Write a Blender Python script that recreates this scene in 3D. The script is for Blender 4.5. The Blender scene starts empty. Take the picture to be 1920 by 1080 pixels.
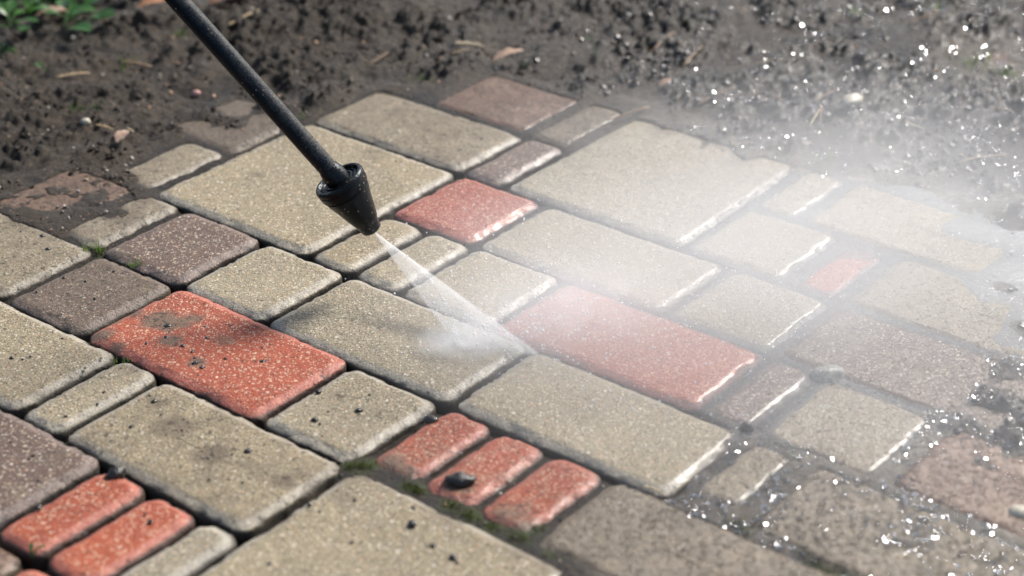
import bpy, bmesh, math, random
import numpy as np
from mathutils import Vector, Matrix
random.seed(7)
rng = np.random.default_rng(11)
R = math.radians
sc = bpy.context.scene
col = sc.collection

# ------------------------------------------------------------------ camera
H = 0.87                                   # lens height above the paver tops (m)
FPX = 1.8157283                            # focal length / image width
PITCH, ROLL, YAW = R(29.1307216), R(-0.773884), R(-39.1740816)
W = 0.13821769 * H                         # one paver module (0.12 m)
U0, V0 = 12.0, 0.89322851 * H
fw = np.array([0, math.cos(PITCH), -math.sin(PITCH)])
rt0 = np.array([1., 0, 0]); up0 = np.cross(rt0, fw)
crt = rt0*math.cos(ROLL) + up0*math.sin(ROLL)
cup = -rt0*math.sin(ROLL) + up0*math.cos(ROLL)
camd = bpy.data.cameras.new('camera')
cam = bpy.data.objects.new('camera', camd); col.objects.link(cam)
m = Matrix(((crt[0], cup[0], -fw[0], 0), (crt[1], cup[1], -fw[1], 0), (crt[2], cup[2], -fw[2], H), (0, 0, 0, 1)))
cam.matrix_world = m
camd.sensor_width = 36; camd.lens = FPX*36
camd.clip_start = 0.05; camd.clip_end = 300
camd.dof.use_dof = True
camd.dof.focus_distance = 1.765
camd.dof.aperture_fstop = 3.6
camd.dof.aperture_blades = 0
sc.camera = cam

# ------------------------------------------------------------------ world, sun, exposure
SUN_AZ = R(46)      # clockwise from +Y
SUN_EL = R(43)
wd = bpy.data.worlds.new('World'); sc.world = wd; wd.use_nodes = True
nt = wd.node_tree; nt.nodes.clear()
sky = nt.nodes.new('ShaderNodeTexSky'); sky.sky_type = 'NISHITA'; sky.sun_disc = False
sky.sun_elevation = SUN_EL; sky.sun_rotation = SUN_AZ
sky.dust_density = 2.0; sky.ozone_density = 1.0
bg = nt.nodes.new('ShaderNodeBackground'); bg.inputs[1].default_value = 0.115
wo = nt.nodes.new('ShaderNodeOutputWorld')
nt.links.new(sky.outputs[0], bg.inputs[0]); nt.links.new(bg.outputs[0], wo.inputs[0])
sl = bpy.data.lights.new('sun', 'SUN'); sl.energy = 4.6; sl.angle = R(16); sl.color = (1, .95, .88)
so = bpy.data.objects.new('sun', sl); col.objects.link(so)
sd = Vector((math.sin(SUN_AZ)*math.cos(SUN_EL), math.cos(SUN_AZ)*math.cos(SUN_EL), math.sin(SUN_EL)))
so.rotation_euler = sd.to_track_quat('Z', 'Y').to_euler(); so.location = sd*5
vs = sc.view_settings
vs.view_transform = 'Standard'; vs.look = 'None'; vs.gamma = 1; vs.exposure = 0.62
sc.render.engine = 'CYCLES'
sc.cycles.volume_step_rate = 1.0
sc.cycles.volume_bounces = 6
sc.cycles.max_bounces = 12
sc.cycles.transparent_max_bounces = 16

# ------------------------------------------------------------------ coordinates
def ray(px, py):
    f = FPX*1920
    return fw + (px-960)/f*crt - (py-540)/f*cup
def at(px, py, z=0.0):                     # point of the photo at height z above the pavers
    d = ray(px, py); t = (z-H)/d[2]
    return Vector((d[0]*t, d[1]*t, z))
def at_depth(px, py, dep):
    d = ray(px, py)*dep
    return Vector((d[0], d[1], d[2]+H))
cy, sy = math.cos(YAW), math.sin(YAW)
def uv2w(u, v):
    a = (np.asarray(u, float)-U0)*W; b = np.asarray(v, float)*W + V0
    return cy*a - sy*b, sy*a + cy*b
def w2uv(x, y):
    return (cy*x + sy*y)/W + U0, (-sy*x + cy*y - V0)/W

# ------------------------------------------------------------------ numpy noise
def _h(ix, iy, s):
    n = (ix.astype(np.int64)*374761393 + iy.astype(np.int64)*668265263 + s*982451653) & 0xffffffff
    n = ((n ^ (n >> 13))*1274126177) & 0xffffffff
    n = ((n ^ (n >> 16))*2246822519) & 0xffffffff
    return ((n ^ (n >> 15)) & 0xffffff)/float(0xffffff)
def vnoise(x, y, s=0):
    ix = np.floor(x); iy = np.floor(y); fx = x-ix; fy = y-iy
    fx = fx*fx*(3-2*fx); fy = fy*fy*(3-2*fy)
    a = _h(ix, iy, s); b = _h(ix+1, iy, s); c = _h(ix, iy+1, s); d = _h(ix+1, iy+1, s)
    return (a*(1-fx)+b*fx)*(1-fy) + (c*(1-fx)+d*fx)*fy
def fbm(x, y, cell, octs=4, s=0, gain=.5):
    t = 0; a = 1; n = 0; c, q = .8, .6
    for o in range(octs):
        t = t + a*vnoise(x/cell+o*17.3, y/cell-o*9.1, s+o); n += a; a *= gain; cell /= 2.03
        x, y = c*x-q*y, q*x+c*y
    return t/n
def worley(x, y, cell, s=0):
    X = x/cell; Y = y/cell; ix = np.floor(X); iy = np.floor(Y); d = np.full(X.shape, 9.)
    for i in (-1, 0, 1):
        for j in (-1, 0, 1):
            cx = ix+i; cyy = iy+j
            qx = cx+_h(cx, cyy, s+5); qy = cyy+_h(cx, cyy, s+9); rr = .35+.65*_h(cx, cyy, s+13)
            d = np.minimum(d, np.hypot(X-qx, Y-qy)/rr)
    return d

# ------------------------------------------------------------------ pavers table
# u0,u1,v0,v1, colour, mud level at its rim (mm), dirt, wet, label
P = [
(2.1,3.56,-2,-1.04,'R',-3,.9,.8,'dark wet red paver in the bottom left corner of the photo'),
(3.6,4.5,-2,-1.04,'R',-8,.1,.2,'clean red paver corner below the two small red strips at bottom left'),
(1.2,3.1,-1,0,'B',-14,.15,.1,'brown paver at the left edge next to two red strips'),
(3.13,3.60,-1,-.02,'S',-12,.06,.05,'narrow red paver strip beside the brown paver at lower left, black debris on its end'),
(3.62,4.10,-1,-.02,'S',-12,.06,.05,'narrow red paver strip beside the small grey one at lower left'),
(4.12,4.49,-1,-.02,'G',-10,.08,.05,'small narrow grey paver between a red strip and the big bottom paver'),
(4.51,6.38,-1,1.02,'G',-5,.14,.15,'big square beige paver cut off by the bottom edge of the photo'),
(.2,2.09,0,1,'G',-10,.12,.05,'oblong grey paver at the left edge below the speckled brown one'),
(2.12,2.57,0,1,'G',-8,.15,.05,'narrow grey paver between the oblong grey pavers at left'),
(2.6,4.45,0,.99,'G',-14,.32,.05,'oblong beige paver with a dark stain across its middle'),
(-1.25,.65,1,2,'G',-4,.35,.1,'dirty grey paver at the left edge beside the mud'),
(.69,1.61,1,2,'B',-7,.45,.1,'muddy brown square paver touching the debris covered red paver'),
(1.65,3.54,1,2.02,'R',-12,.12,.05,'oblong bright red paver scattered with black mud crumbs'),
(3.57,4.45,1.0,1.99,'G',-8,.12,.05,'square grey paver between the oblong red paver and the row of three red strips'),
(4.5,4.96,1.1,2,'S',-7,.25,.25,'first of the three red strips, next to the square grey paver'),
(4.98,5.44,1.1,2,'S',-6,.22,.25,'middle one of three red strips, with a wet black stone on it'),
(5.47,5.94,1.1,2,'S',-5,.2,.25,'last of the three red strips, next to the muddy wet paver'),
(5.98,7.9,1.05,2,'G',-1.9,.64,.8,'mud smeared wet brownish paver at the bottom right of the three red strips'),
(-.85,.07,2,3,'R',1.0,.95,.2,'faint red paver almost buried in dark dirt at the far left'),
(.11,.61,2,3,'G',-3.5,.42,.1,'narrow grey paver half covered by dark dirt beside the speckled brown one'),
(.66,1.61,2,3,'B',-14,.08,.1,'clean speckled brown square paver left of the washing nozzle'),
(1.64,2.57,2,3,'G',-14,.04,.05,'square grey paver right of the clean speckled brown one'),
(2.6,4.47,2,3,'G',-14,.0,.25,'oblong grey paver hit by the left side of the water jet'),
(4.51,6.4,2,3,'G',-14,.03,.55,'long beige wet paver in the centre above the three red strips'),
(6.46,6.87,2.14,2.97,'G',-2,.35,.7,'narrow grey paver set in silt at lower right'),
(6.95,8.8,2.02,3,'G',-1.7,.66,1,'wet brownish paver covered in shining droplets at bottom right'),
(-.42,.14,3,4,'G',-2.5,.35,.1,'small grey paver wedge running out of the mud left of the big paver'),
(.18,2.07,3,5,'G',-12,.05,.05,'big square beige paver directly behind the nozzle'),
(2.1,2.57,3,4,'G',-12,.08,.1,'narrow grey paver directly below the nozzle tip'),
(2.6,3.08,3,4,'G',-12,.1,.2,'narrow grey paver crossed by the water jet'),
(3.11,4.02,3,4,'G',-12,.03,.4,'square grey paver right of the water jet'),
(4.05,5.96,3,4,'R',-9,.0,.9,'long red paver under the mist where the jet lands'),
(5.99,6.41,3,4,'B',-7,.1,.9,'narrow brown wet paver at the end of the long red paver'),
(6.45,7.38,3,4,'G',-3.4,.32,1,'wet grey paver with droplets below the misty brown paver'),
(7.45,9.3,3,4,'R',-1.3,.80,1,'red paver under muddy water and glints at the right edge'),
(-.8,.14,4,5,'B',-2.2,.65,.2,'dark muddy brown paver behind the lance'),
(2.1,3.04,4,5,'R',-10,.02,.6,'wet red square paver right of the nozzle'),
(3.08,4.96,4,5,'G',-9,.02,.7,'oblong grey paver in thin mist right of the wet red square'),
(5.0,5.95,4,5,'G',-4,.06,1,'square grey paver in mist with a glittering wet edge'),
(5.98,7.9,4,5,'B',-3.6,.25,1,'oblong brown paver in mist at the right'),
(.17,2.05,5,6,'G',-6,.4,.2,'oblong olive beige paver at the edge of the mud at the back'),
(2.08,2.53,5,6,'B',-9,.12,.3,'narrow brown paver with a bright wet edge at the back'),
(2.58,4.46,5,7,'G',-6,.15,.7,'big square grey paver in the back under thin mist'),
(4.5,5.43,5,6,'G',-4,.06,1,'square grey paver in mist beside the oval looking red one'),
(5.5,5.93,5,5.95,'S',-3,.05,1,'narrow red paver rounded off by milky water in the mist'),
(5.97,7.85,5,6,'G',-3.2,.45,1,'flooded brownish paver near the right edge, just below the milky puddle'),
(.82,2.02,6,7,'R',-1.2,1.0,.5,'red brown paver under a film of mud at the back'),
(2.05,2.54,6,7,'G',-.8,.85,.5,'narrow mud filmed paver behind the narrow brown one'),
(4.5,4.97,6,7,'G',-3,.2,1,'narrow wet grey paver at the back in the mist'),
(5.0,6.95,6,7,'G',-3.0,.25,1,'oblong grey paver under milky water at the back right'),
(4.55,6.3,10,11,'R',1.0,.7,1,'red paver showing through wet mud in the top right corner'),
]
# ------------------------------------------------------------------ ground fields
# control points: height of the mud (mm over paver tops), dirt, wet
C = []
for (u0,u1,v0,v1,k,h,d,w,l) in P:
    n = max(2, int(round((u1-u0)/.45))); mq = max(2, int(round((v1-v0)/.45)))
    for i in range(n):
        for j in range(mq):
            x, y = uv2w(u0+(i+.5)/n*(u1-u0), v0+(j+.5)/mq*(v1-v0))
            C.append((x, y, h, d, w))
MUD = [(-60,-80,12,1,.1),(80,30,12,1,.1),(250,60,9,1,.1),(60,120,9,1,.1),(180,150,8,1,.1),(20,220,8,1,.1),(120,240,7,1,.1),(260,200,9,1,.1),(60,300,6,1,.1),(190,290,8,1,.1),(-40,330,6,1,.1),
(10,350,4,1,.1),(150,335,5,1,.1),(230,330,6,1,.15),(85,385,-1.2,.55,.1),(160,395,2.5,1,.15),(215,400,2,1,.15),(250,370,3,1,.15),(130,420,1.5,.9,.1),(50,400,1.5,.85,.1),
(300,250,9,1,.1),(330,180,9,1,.1),(400,120,9,1,.1),(380,215,7,1,.2),(420,235,4,1,.2),(500,190,8,1,.15),(470,60,11,1,.1),(560,100,12,1,.1),(600,190,6,1,.2),(650,150,10,1,.2),(700,100,13,1,.2),(620,30,12,1,.1),(540,215,3,1,.2),(720,160,5,1,.3),
(800,120,10,1,.3),(780,40,14,1,.2),(900,100,11,1,.4),(900,30,13,1,.3),(1000,120,10,1,.5),(1020,40,13,1,.4),(1100,100,12,1,.6),(1100,165,5,1,.6),(1180,60,13,1,.5),(1200,160,9,1,.8),(1180,195,3,1,.7),(1250,230,2.5,1,.8),(1330,250,2,1,.9),
(1300,100,12,1,.7),(1330,190,8,1,.9),(1400,60,13,1,.7),(1400,150,10,1,.9),(1430,230,9,1,1),(1390,285,3,1,1),(1480,270,7,1,1),(1520,310,2,1,1),(1500,180,10,1,1),(1550,90,12,1,.9),(1600,220,10,1,1),(1600,290,6,1,1),(1680,310,2.5,1,1),(1680,150,7,1,1),(1700,40,12,1,.9),(1740,240,10,1,1),(1770,300,5,1,1),(1840,240,8,1,1),(1880,320,9,1,1),(1830,120,2,1,1),(1860,40,12,1,1),(1900,190,7,1,1),(1990,100,10,1,1),(1990,300,8,1,1),(1840,380,1,1,1),(1900,420,6,1,1),(1930,480,2,.8,1),(1880,540,.5,.6,1),(1930,620,1.5,.9,1),
(1900,700,4,1,1),(1870,760,5,1,1),(1930,820,6,1,1),(1800,800,2,1,1),(1850,860,1,.9,1),(1700,890,-.5,.9,.9),(1560,880,-.5,.9,.8),(1470,870,-.5,.9,.8),(1600,905,.3,.9,.8),(1380,955,0,1,.7),(1420,980,.3,1,.7),(1470,1010,-1.5,1,.7),(1560,1060,-3,1,.6),(1400,820,-2,.8,.9),
(1340,960,.2,1,.7),(1000,990,-2,.9,.5),(1060,1040,-2.5,.9,.5),(760,890,-3,.7,.4),(840,945,-3,.7,.4),(680,870,-3,.7,.3),(1600,720,-2,.6,1),(1560,690,-2,.7,1),(1700,1000,.3,.8,1),(1900,1060,-1,.8,1),
(-100,600,-6,.3,.1),(-120,450,-2,.7,.1)]
for (a,b,h,d,w) in MUD:
    q = at(a, b); C.append((q.x, q.y, h, d, w))
for a in range(-2, 12):                    # mud all round outside the paved patch
    for (uu, vv) in ((-3.5, a), (11.5, a)):
        x, y = uv2w(uu, vv); C.append((x, y, 8, 1, .4))
    x, y = uv2w(a, -3.6); C.append((x, y, 6, 1, .2))
    x, y = uv2w(a-2, 13.5); C.append((x, y, 10, 1, .5))
C = np.array(C)
def field(x, y):
    sh = x.shape; x = x.ravel(); y = y.ravel(); out = np.zeros((len(x), 3))
    for s in range(0, len(x), 20000):
        d2 = (x[s:s+20000, None]-C[None, :, 0])**2 + (y[s:s+20000, None]-C[None, :, 1])**2
        w = 1/(d2 + (0.012)**2)**2.2
        out[s:s+20000] = (w @ C[:, 2:])/w.sum(1)[:, None]
    return [out[:, i].reshape(sh) for i in range(3)]
def mud_height(x, y):
    h, d, w = field(x, y)
    m_ = np.clip((h+3)/9, 0, 1)            # 0 in open joints, 1 in thick mud
    n1 = fbm(x, y, .055, 4, 3)-.5
    n2 = fbm(x, y, .014, 4, 21, .6)-.5
    wo1 = np.clip(1-worley(x, y, .017, 2), 0, 1)**.7
    wo2 = np.clip(1-worley(x, y, .0075, 7), 0, 1)**.7
    gate = np.clip((fbm(x, y, .07, 3, 40)-.44)*6, 0, 1)
    m2 = m_**2.4
    z = np.where(h < 0, h*(.6+1.1*np.clip(-h/10, 0, 1)), h*.6) + m2*(n1*24 + n2*11) + m2*gate*(wo1*10 + wo2*5.5) + (1-m_)*n2*1.6 - m2*2.6
    # wet side: flatter silt pans between ragged clods
    pan = np.clip((w-.6)*2.5, 0, 1)*m_
    zf = h*.55 + n2*2.0
    k = np.clip((fbm(x, y, .05, 4, 77)-.47)*9, 0, 1)*np.clip((h+.3)/4, 0, 1)
    z = z*(1-pan) + pan*(zf + k*(3 + wo1*7 + wo2*5 + n2*8))
    return z*1e-3, d, w, m_

# ------------------------------------------------------------------ material helpers
def mat(name):
    m_ = bpy.data.materials.new(name); m_.use_nodes = True
    t = m_.node_tree; t.nodes.clear(); return m_, t
class N:
    def __init__(s, t): s.t = t
    def n(s, typ, **kw):
        x = s.t.nodes.new(typ)
        for k, v in kw.items(): setattr(x, k, v)
        return x
    def l(s, a, b): s.t.links.new(a, b)
    def put(s, sock, v):
        if hasattr(v, 'is_output') or hasattr(v, 'links'): s.l(v, sock)
        else: sock.default_value = v
    def math(s, op, a, b=0.0, clamp=False):
        x = s.n('ShaderNodeMath', operation=op); x.use_clamp = clamp
        s.put(x.inputs[0], a); s.put(x.inputs[1], b); return x.outputs[0]
    def mix(s, f, a, b, blend='MIX'):
        x = s.n('ShaderNodeMix', data_type='RGBA', blend_type=blend)
        s.put(x.inputs[0], f)
        s.put(x.inputs[6], a if not isinstance(a, tuple) else (*a, 1)); s.put(x.inputs[7], b if not isinstance(b, tuple) else (*b, 1))
        return x.outputs[2]
    def ramp(s, f, stops):
        x = s.n('ShaderNodeValToRGB'); e = x.color_ramp.elements
        while len(e) < len(stops): e.new(.5)
        for i, (p, c) in enumerate(stops):
            e[i].position = p; e[i].color = (*c, 1) if isinstance(c, tuple) else (c, c, c, 1)
        s.l(f, x.inputs[0]); return x.outputs[0]
    def noise(s, vec, scale, detail=4, rough=.55, dist=0):
        x = s.n('ShaderNodeTexNoise'); x.inputs['Scale'].default_value = scale; x.inputs['Detail'].default_value = detail
        x.inputs['Roughness'].default_value = rough; x.inputs['Distortion'].default_value = dist
        s.l(vec, x.inputs['Vector']); return x.outputs[0]
    def vor(s, vec, scale, out=0, feature='F1'):
        x = s.n('ShaderNodeTexVoronoi', feature=feature); x.inputs['Scale'].default_value = scale
        s.l(vec, x.inputs['Vector']); return x
    def attr(s, name):
        return s.n('ShaderNodeAttribute', attribute_name=name).outputs['Fac']
    def bsdf(s, **kw):
        b = s.n('ShaderNodeBsdfPrincipled')
        for k, v in kw.items():
            k2 = k.replace('_', ' ')
            s.put(b.inputs[k2], (*v, 1) if isinstance(v, tuple) and len(v) == 3 else v)
        return b
    def out(s, sh, vol=None):
        o = s.n('ShaderNodeOutputMaterial')
        if sh is not None: s.l(sh, o.inputs[0])
        if vol is not None: s.l(vol, o.inputs[1])
    def bump(s, h, dist, strength=1.0, nrm=None):
        b = s.n('ShaderNodeBump'); b.inputs['Distance'].default_value = dist; b.inputs['Strength'].default_value = strength
        s.l(h, b.inputs['Height'])
        if nrm is not None: s.l(nrm, b.inputs['Normal'])
        return b.outputs[0]

def paver_mat(name, base, base2, grains, grain_amt, dark, alt, rim_highlight):
    m_, t = mat(name); s = N(t)
    pos = s.n('ShaderNodeNewGeometry').outputs['Position']
    info = s.n('ShaderNodeObjectInfo').outputs['Random']
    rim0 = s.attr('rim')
    big = s.noise(pos, 16, 4); med = s.noise(pos, 90, 4, .6); fine = s.noise(pos, 900, 3, .7)
    c = s.mix(s.ramp(big, [(.35, 0.), (.65, 1.)]), base, base2)
    c = s.mix(s.math('MULTIPLY', info, .35), c, tuple(x*.72 for x in base2))
    inf2 = s.math('FRACT', s.math('MULTIPLY', info, 7.31))
    c = s.mix(s.math('MULTIPLY', inf2, .55), c, alt)
    c = s.mix(s.math('MULTIPLY', s.ramp(med, [(.3, 1.), (.55, 0.)]), .35), c, tuple(x*.62 for x in base))
    # sand grains of two sizes, each its own colour
    for sc_, thr, amt in ((430, .42, grain_amt), (210, .33, grain_amt*.95)):
        v = s.vor(pos, sc_)
        cell = s.n('ShaderNodeSeparateColor'); s.l(v.outputs['Color'], cell.inputs[0])
        inside = s.math('LESS_THAN', v.outputs['Distance'], thr)
        pick = s.math('GREATER_THAN', cell.outputs[0], .52 if sc_ > 300 else .72)
        gcol = s.ramp(cell.outputs[1], grains)
        c = s.mix(s.math('MULTIPLY', s.math('MULTIPLY', inside, pick), s.math('SUBTRACT', amt, s.math('MULTIPLY', s.attr('rim'), amt*.45))), c, gcol)
    v = s.vor(pos, 520); cell = s.n('ShaderNodeSeparateColor'); s.l(v.outputs['Color'], cell.inputs[0])
    pit = s.math('MULTIPLY', s.math('GREATER_THAN', cell.outputs[2], .62), s.math('LESS_THAN', v.outputs['Distance'], .42))
    c = s.mix(s.math('MULTIPLY', pit, .8), c, dark)
    c = s.mix(s.ramp(fine, [(.35, .5), (.7, 0.)]), c, dark)
    c = s.mix(s.math('MULTIPLY', rim0, .28), c, rim_highlight)  # chamfers mixed paler: the edge highlight is painted into their colour
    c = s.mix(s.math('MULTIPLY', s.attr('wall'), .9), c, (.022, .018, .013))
    # dirt film
    dirt = s.attr('dirt'); dn = s.noise(pos, 34, 6, .62, .6)
    dm = s.math('SUBTRACT', s.math('ADD', s.math('MULTIPLY', dirt, 1.25), s.math('MULTIPLY', dn, .95)), .72)
    dm = s.math('MULTIPLY', dm, 2.0, True)
    dcol = s.mix(s.noise(pos, 60, 4), (.050, .038, .025), (.125, .092, .058))
    dcol = s.mix(s.math('MULTIPLY', s.attr('wet'), s.ramp(dn, [(.44, .05), (.60, .75)])), dcol, (.215, .165, .112))
    c = s.mix(s.math('MULTIPLY', dm, .86), c, dcol)
    # dirty crumbs and small smears
    sp = s.noise(pos, 170, 5, .65, .4)
    smear = s.ramp(s.math('ADD', sp, s.math('MULTIPLY', dirt, .12)), [(.635, 0.), (.69, 1.)])
    c = s.mix(s.math('MULTIPLY', smear, s.math('SUBTRACT', .8, s.math('MULTIPLY', s.attr('wet'), .62), True)), c, (.035, .028, .02))
    wet = s.attr('wet'); rim = s.attr('rim')
    c = s.mix(s.math('MULTIPLY', wet, .10), c, tuple(x*.35 for x in base))
    # silt pale film in wet places
    rough = s.math('SUBTRACT', .74, s.math('MULTIPLY', wet, .52))
    rough = s.math('ADD', rough, s.math('MULTIPLY', s.math('SUBTRACT', fine, .5), .3))
    rough = s.math('SUBTRACT', rough, s.math('MULTIPLY', rim, .17), True)
    rough = s.math('MAXIMUM', rough, .13)
    b = s.bsdf(Base_Color=c, Roughness=rough, IOR=1.45, Coat_Weight=s.math('MULTIPLY', s.math('ADD', s.math('MULTIPLY', rim, .25), .5), s.math('MULTIPLY', wet, s.ramp(med, [(.35, .12), (.65, .55)]))), Coat_Roughness=.2)
    h1 = s.math('ADD', s.math('MULTIPLY', s.vor(pos, 430).outputs['Distance'], -.5), s.math('MULTIPLY', fine, .6))
    h1 = s.math('SUBTRACT', h1, s.math('MULTIPLY', pit, .8))
    h = s.math('ADD', h1, s.math('MULTIPLY', med, 2.0))
    h = s.math('ADD', h, s.math('MULTIPLY', smear, 1.2))
    s.l(s.bump(h, .0011, .75), b.inputs['Normal'])
    s.out(b.outputs[0]); return m_
GR = [(0., (.62, .55, .42)), (.3, (.45, .36, .22)), (.5, (.72, .68, .58)), (.62, (.5, .24, .1)), (.7, (.3, .26, .2)), (.85, (.16, .14, .12)), (1., (.6, .5, .34))]
GR2 = [(0., (.75, .58, .40)), (.4, (.62, .40, .24)), (.7, (.78, .68, .52)), (1., (.45, .2, .12))]
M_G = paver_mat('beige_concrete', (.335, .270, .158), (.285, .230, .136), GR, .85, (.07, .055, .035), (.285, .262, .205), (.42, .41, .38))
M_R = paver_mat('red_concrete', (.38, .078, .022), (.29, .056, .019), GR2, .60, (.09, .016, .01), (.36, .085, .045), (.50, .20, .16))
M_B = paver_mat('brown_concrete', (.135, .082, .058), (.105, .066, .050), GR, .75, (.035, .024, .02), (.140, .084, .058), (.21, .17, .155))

def mud_mat():
    m_, t = mat('mud'); s = N(t)
    pos = s.n('ShaderNodeNewGeometry').outputs['Position']
    a = s.noise(pos, 25, 5, .6); b_ = s.noise(pos, 140, 5, .65); f = s.noise(pos, 700, 3, .7)
    wet = s.attr('wet')
    c = s.mix(s.ramp(a, [(.35, 0.), (.62, 1.)]), (.009, .007, .0045), (.036, .025, .015))
    c = s.mix(s.ramp(b_, [(.42, 0.), (.62, 1.)]), c, (.056, .040, .025))
    c = s.mix(s.ramp(f, [(.3, .75), (.55, 0.)]), c, (.018, .015, .012))
    v = s.vor(pos, 260); cell = s.n('ShaderNodeSeparateColor'); s.l(v.outputs['Color'], cell.inputs[0])
    g = s.math('MULTIPLY', s.math('GREATER_THAN', cell.outputs[0], .93), s.math('LESS_THAN', v.outputs['Distance'], .34))
    c = s.mix(s.math('MULTIPLY', g, .8), c, s.ramp(cell.outputs[1], [(0., (.42, .34, .24)), (.5, (.36, .17, .08)), (1., (.5, .46, .4))]))
    c = s.mix(s.math('MULTIPLY', s.attr('clod'), .6), s.mix(.5, c, (.046, .033, .020)), s.mix(.45, c, (.010, .008, .006)))
    silt = s.attr('silt')
    c = s.mix(s.math('MULTIPLY', silt, s.ramp(a, [(.3, .35), (.6, .85)])), c, (.34, .30, .245))
    joint = s.attr('joint')
    moss = s.math('MULTIPLY', s.ramp(s.noise(pos, 90, 3), [(.4, 0.), (.55, 1.)]), s.attr('moss'))
    c = s.mix(s.math('MULTIPLY', joint, .8), c, (.014, .011, .008))
    c = s.mix(s.math('MULTIPLY', moss, .8), c, (.045, .062, .012))
    rough = s.math('SUBTRACT', s.math('ADD', .62, s.math('MULTIPLY', s.math('SUBTRACT', a, .5), .5)), s.math('MULTIPLY', wet, .38), True)
    b = s.bsdf(Base_Color=c, Roughness=s.math('MAXIMUM', rough, .12), Specular_IOR_Level=s.math('ADD', .22, s.math('MULTIPLY', wet, .4)))
    h = s.math('ADD', s.math('MULTIPLY', b_, 2.2), f)
    s.l(s.bump(h, .003, .9), b.inputs['Normal'])
    s.out(b.outputs[0]); return m_
M_MUD = mud_mat()

# ------------------------------------------------------------------ object helpers
def mesh_obj(name, V, F, m_, parent=None, smooth=True, attrs=None):
    me = bpy.data.meshes.new(name)
    me.from_pydata([tuple(v) for v in V] if not isinstance(V, list) else V, [], F)
    if smooth: me.polygons.foreach_set('use_smooth', [True]*len(me.polygons))
    if attrs:
        for k, a in attrs.items():
            at_ = me.attributes.new(k, 'FLOAT', 'POINT'); at_.data.foreach_set('value', np.asarray(a, dtype=np.float32))
    me.materials.append(m_)
    o = bpy.data.objects.new(name, me); col.objects.link(o)
    if parent: o.parent = parent
    return o
def tag(o, label=None, cat=None, group=None, kind=None):
    if label: o['label'] = label
    if cat: o['category'] = cat
    if group: o['group'] = group
    if kind: o['kind'] = kind
    return o
def fast_grid(name, X, Y, Z, m_, attrs, mask=None):
    ny, nx = X.shape
    V = np.stack([X, Y, Z], -1).reshape(-1, 3).astype(np.float32)
    idx = np.arange(nx*ny).reshape(ny, nx)
    q = np.stack([idx[:-1, :-1], idx[:-1, 1:], idx[1:, 1:], idx[1:, :-1]], -1)
    if mask is not None:
        keep = mask[:-1, :-1] & mask[:-1, 1:] & mask[1:, 1:] & mask[1:, :-1]; q = q[keep]
        used = np.unique(q); mp = np.full(len(V), -1); mp[used] = np.arange(len(used)); q = mp[q]; V = V[used]
        attrs = {k: a.ravel()[used] for k, a in attrs.items()}
    q = q.reshape(-1, 4)
    me = bpy.data.meshes.new(name)
    me.vertices.add(len(V)); me.vertices.foreach_set('co', V.ravel())
    me.loops.add(q.size); me.loops.foreach_set('vertex_index', q.ravel().astype(np.int32))
    me.polygons.add(len(q)); me.polygons.foreach_set('loop_start', np.arange(0, q.size, 4, dtype=np.int32))
    me.polygons.foreach_set('use_smooth', np.ones(len(q), dtype=bool))
    me.update(calc_edges=True)
    for k, a in attrs.items():
        at_ = me.attributes.new(k, 'FLOAT', 'POINT'); at_.data.foreach_set('value', a.ravel().astype(np.float32))
    me.materials.append(m_)
    o = bpy.data.objects.new(name, me); col.objects.link(o); return o

# ------------------------------------------------------------------ ground sheet
def axis(a, b, step, far):
    core = list(np.arange(a, b, step)); L = []; R_ = []
    d = step; x = a
    while x > -far: d *= 1.35; x -= d; L.append(x)
    d = step; x = b
    while x < far: d *= 1.35; x += d; R_.append(x)
    return np.array(L[::-1]+core+R_)
gx = axis(-.80, .80, .0024, 60); gy = axis(.95, 2.75, .0026, 60)
X, Y = np.meshgrid(gx, gy)
Z, D_, W_, MM = mud_height(X, Y)
inpave = np.zeros(X.shape, bool)
U_, V_ = w2uv(X, Y)
for (u0,u1,v0,v1,*_) in P: inpave |= (U_ > u0+.06) & (U_ < u1-.06) & (V_ > v0+.06) & (V_ < v1-.06)
clear = inpave & (Z < .0002)
Z = np.where(clear, np.minimum(Z, -.006), Z)          # keeps the sheet well under the stones it does not cover
silt = np.clip((W_-.45)*2, 0, 1)*np.clip(1-MM*1.1, 0, 1)*np.clip((Z+.006)/.005, 0, 1)
joint = (Z < -.001)*np.clip(1-W_, 0, 1)
moss_ = np.zeros(X.shape)
MOSS = [(655,868,14),(680,868,14),(700,862,12),(770,905,12),(785,912,12),(850,940,14),(880,960,16),(930,975,16),(975,1000,16),(1000,985,12),(1040,1030,12),(1530,1050,16),(1570,1060,18),(1620,1075,18),(1390,985,16),(185,462,10),(170,455,10),(215,485,8),(250,490,9),(262,496,8),(225,672,7),(62,1045,7),(1535,740,10),(410,590,9),(330,545,6),(700,910,8)]
for a_, b_, r_ in MOSS:
    q_ = at(a_, b_); moss_ = np.maximum(moss_, np.clip(1.4-np.hypot(X-q_.x, Y-q_.y)/(r_/1960*1.6), 0, 1))
g = fast_grid('muddy_ground', X, Y, Z, M_MUD, {'clod': np.clip((fbm(X, Y, .07, 3, 40)-.44)*6, 0, 1), 'moss': moss_, 'wet': W_, 'silt': silt, 'joint': joint})
tag(g, kind='structure')

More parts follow.
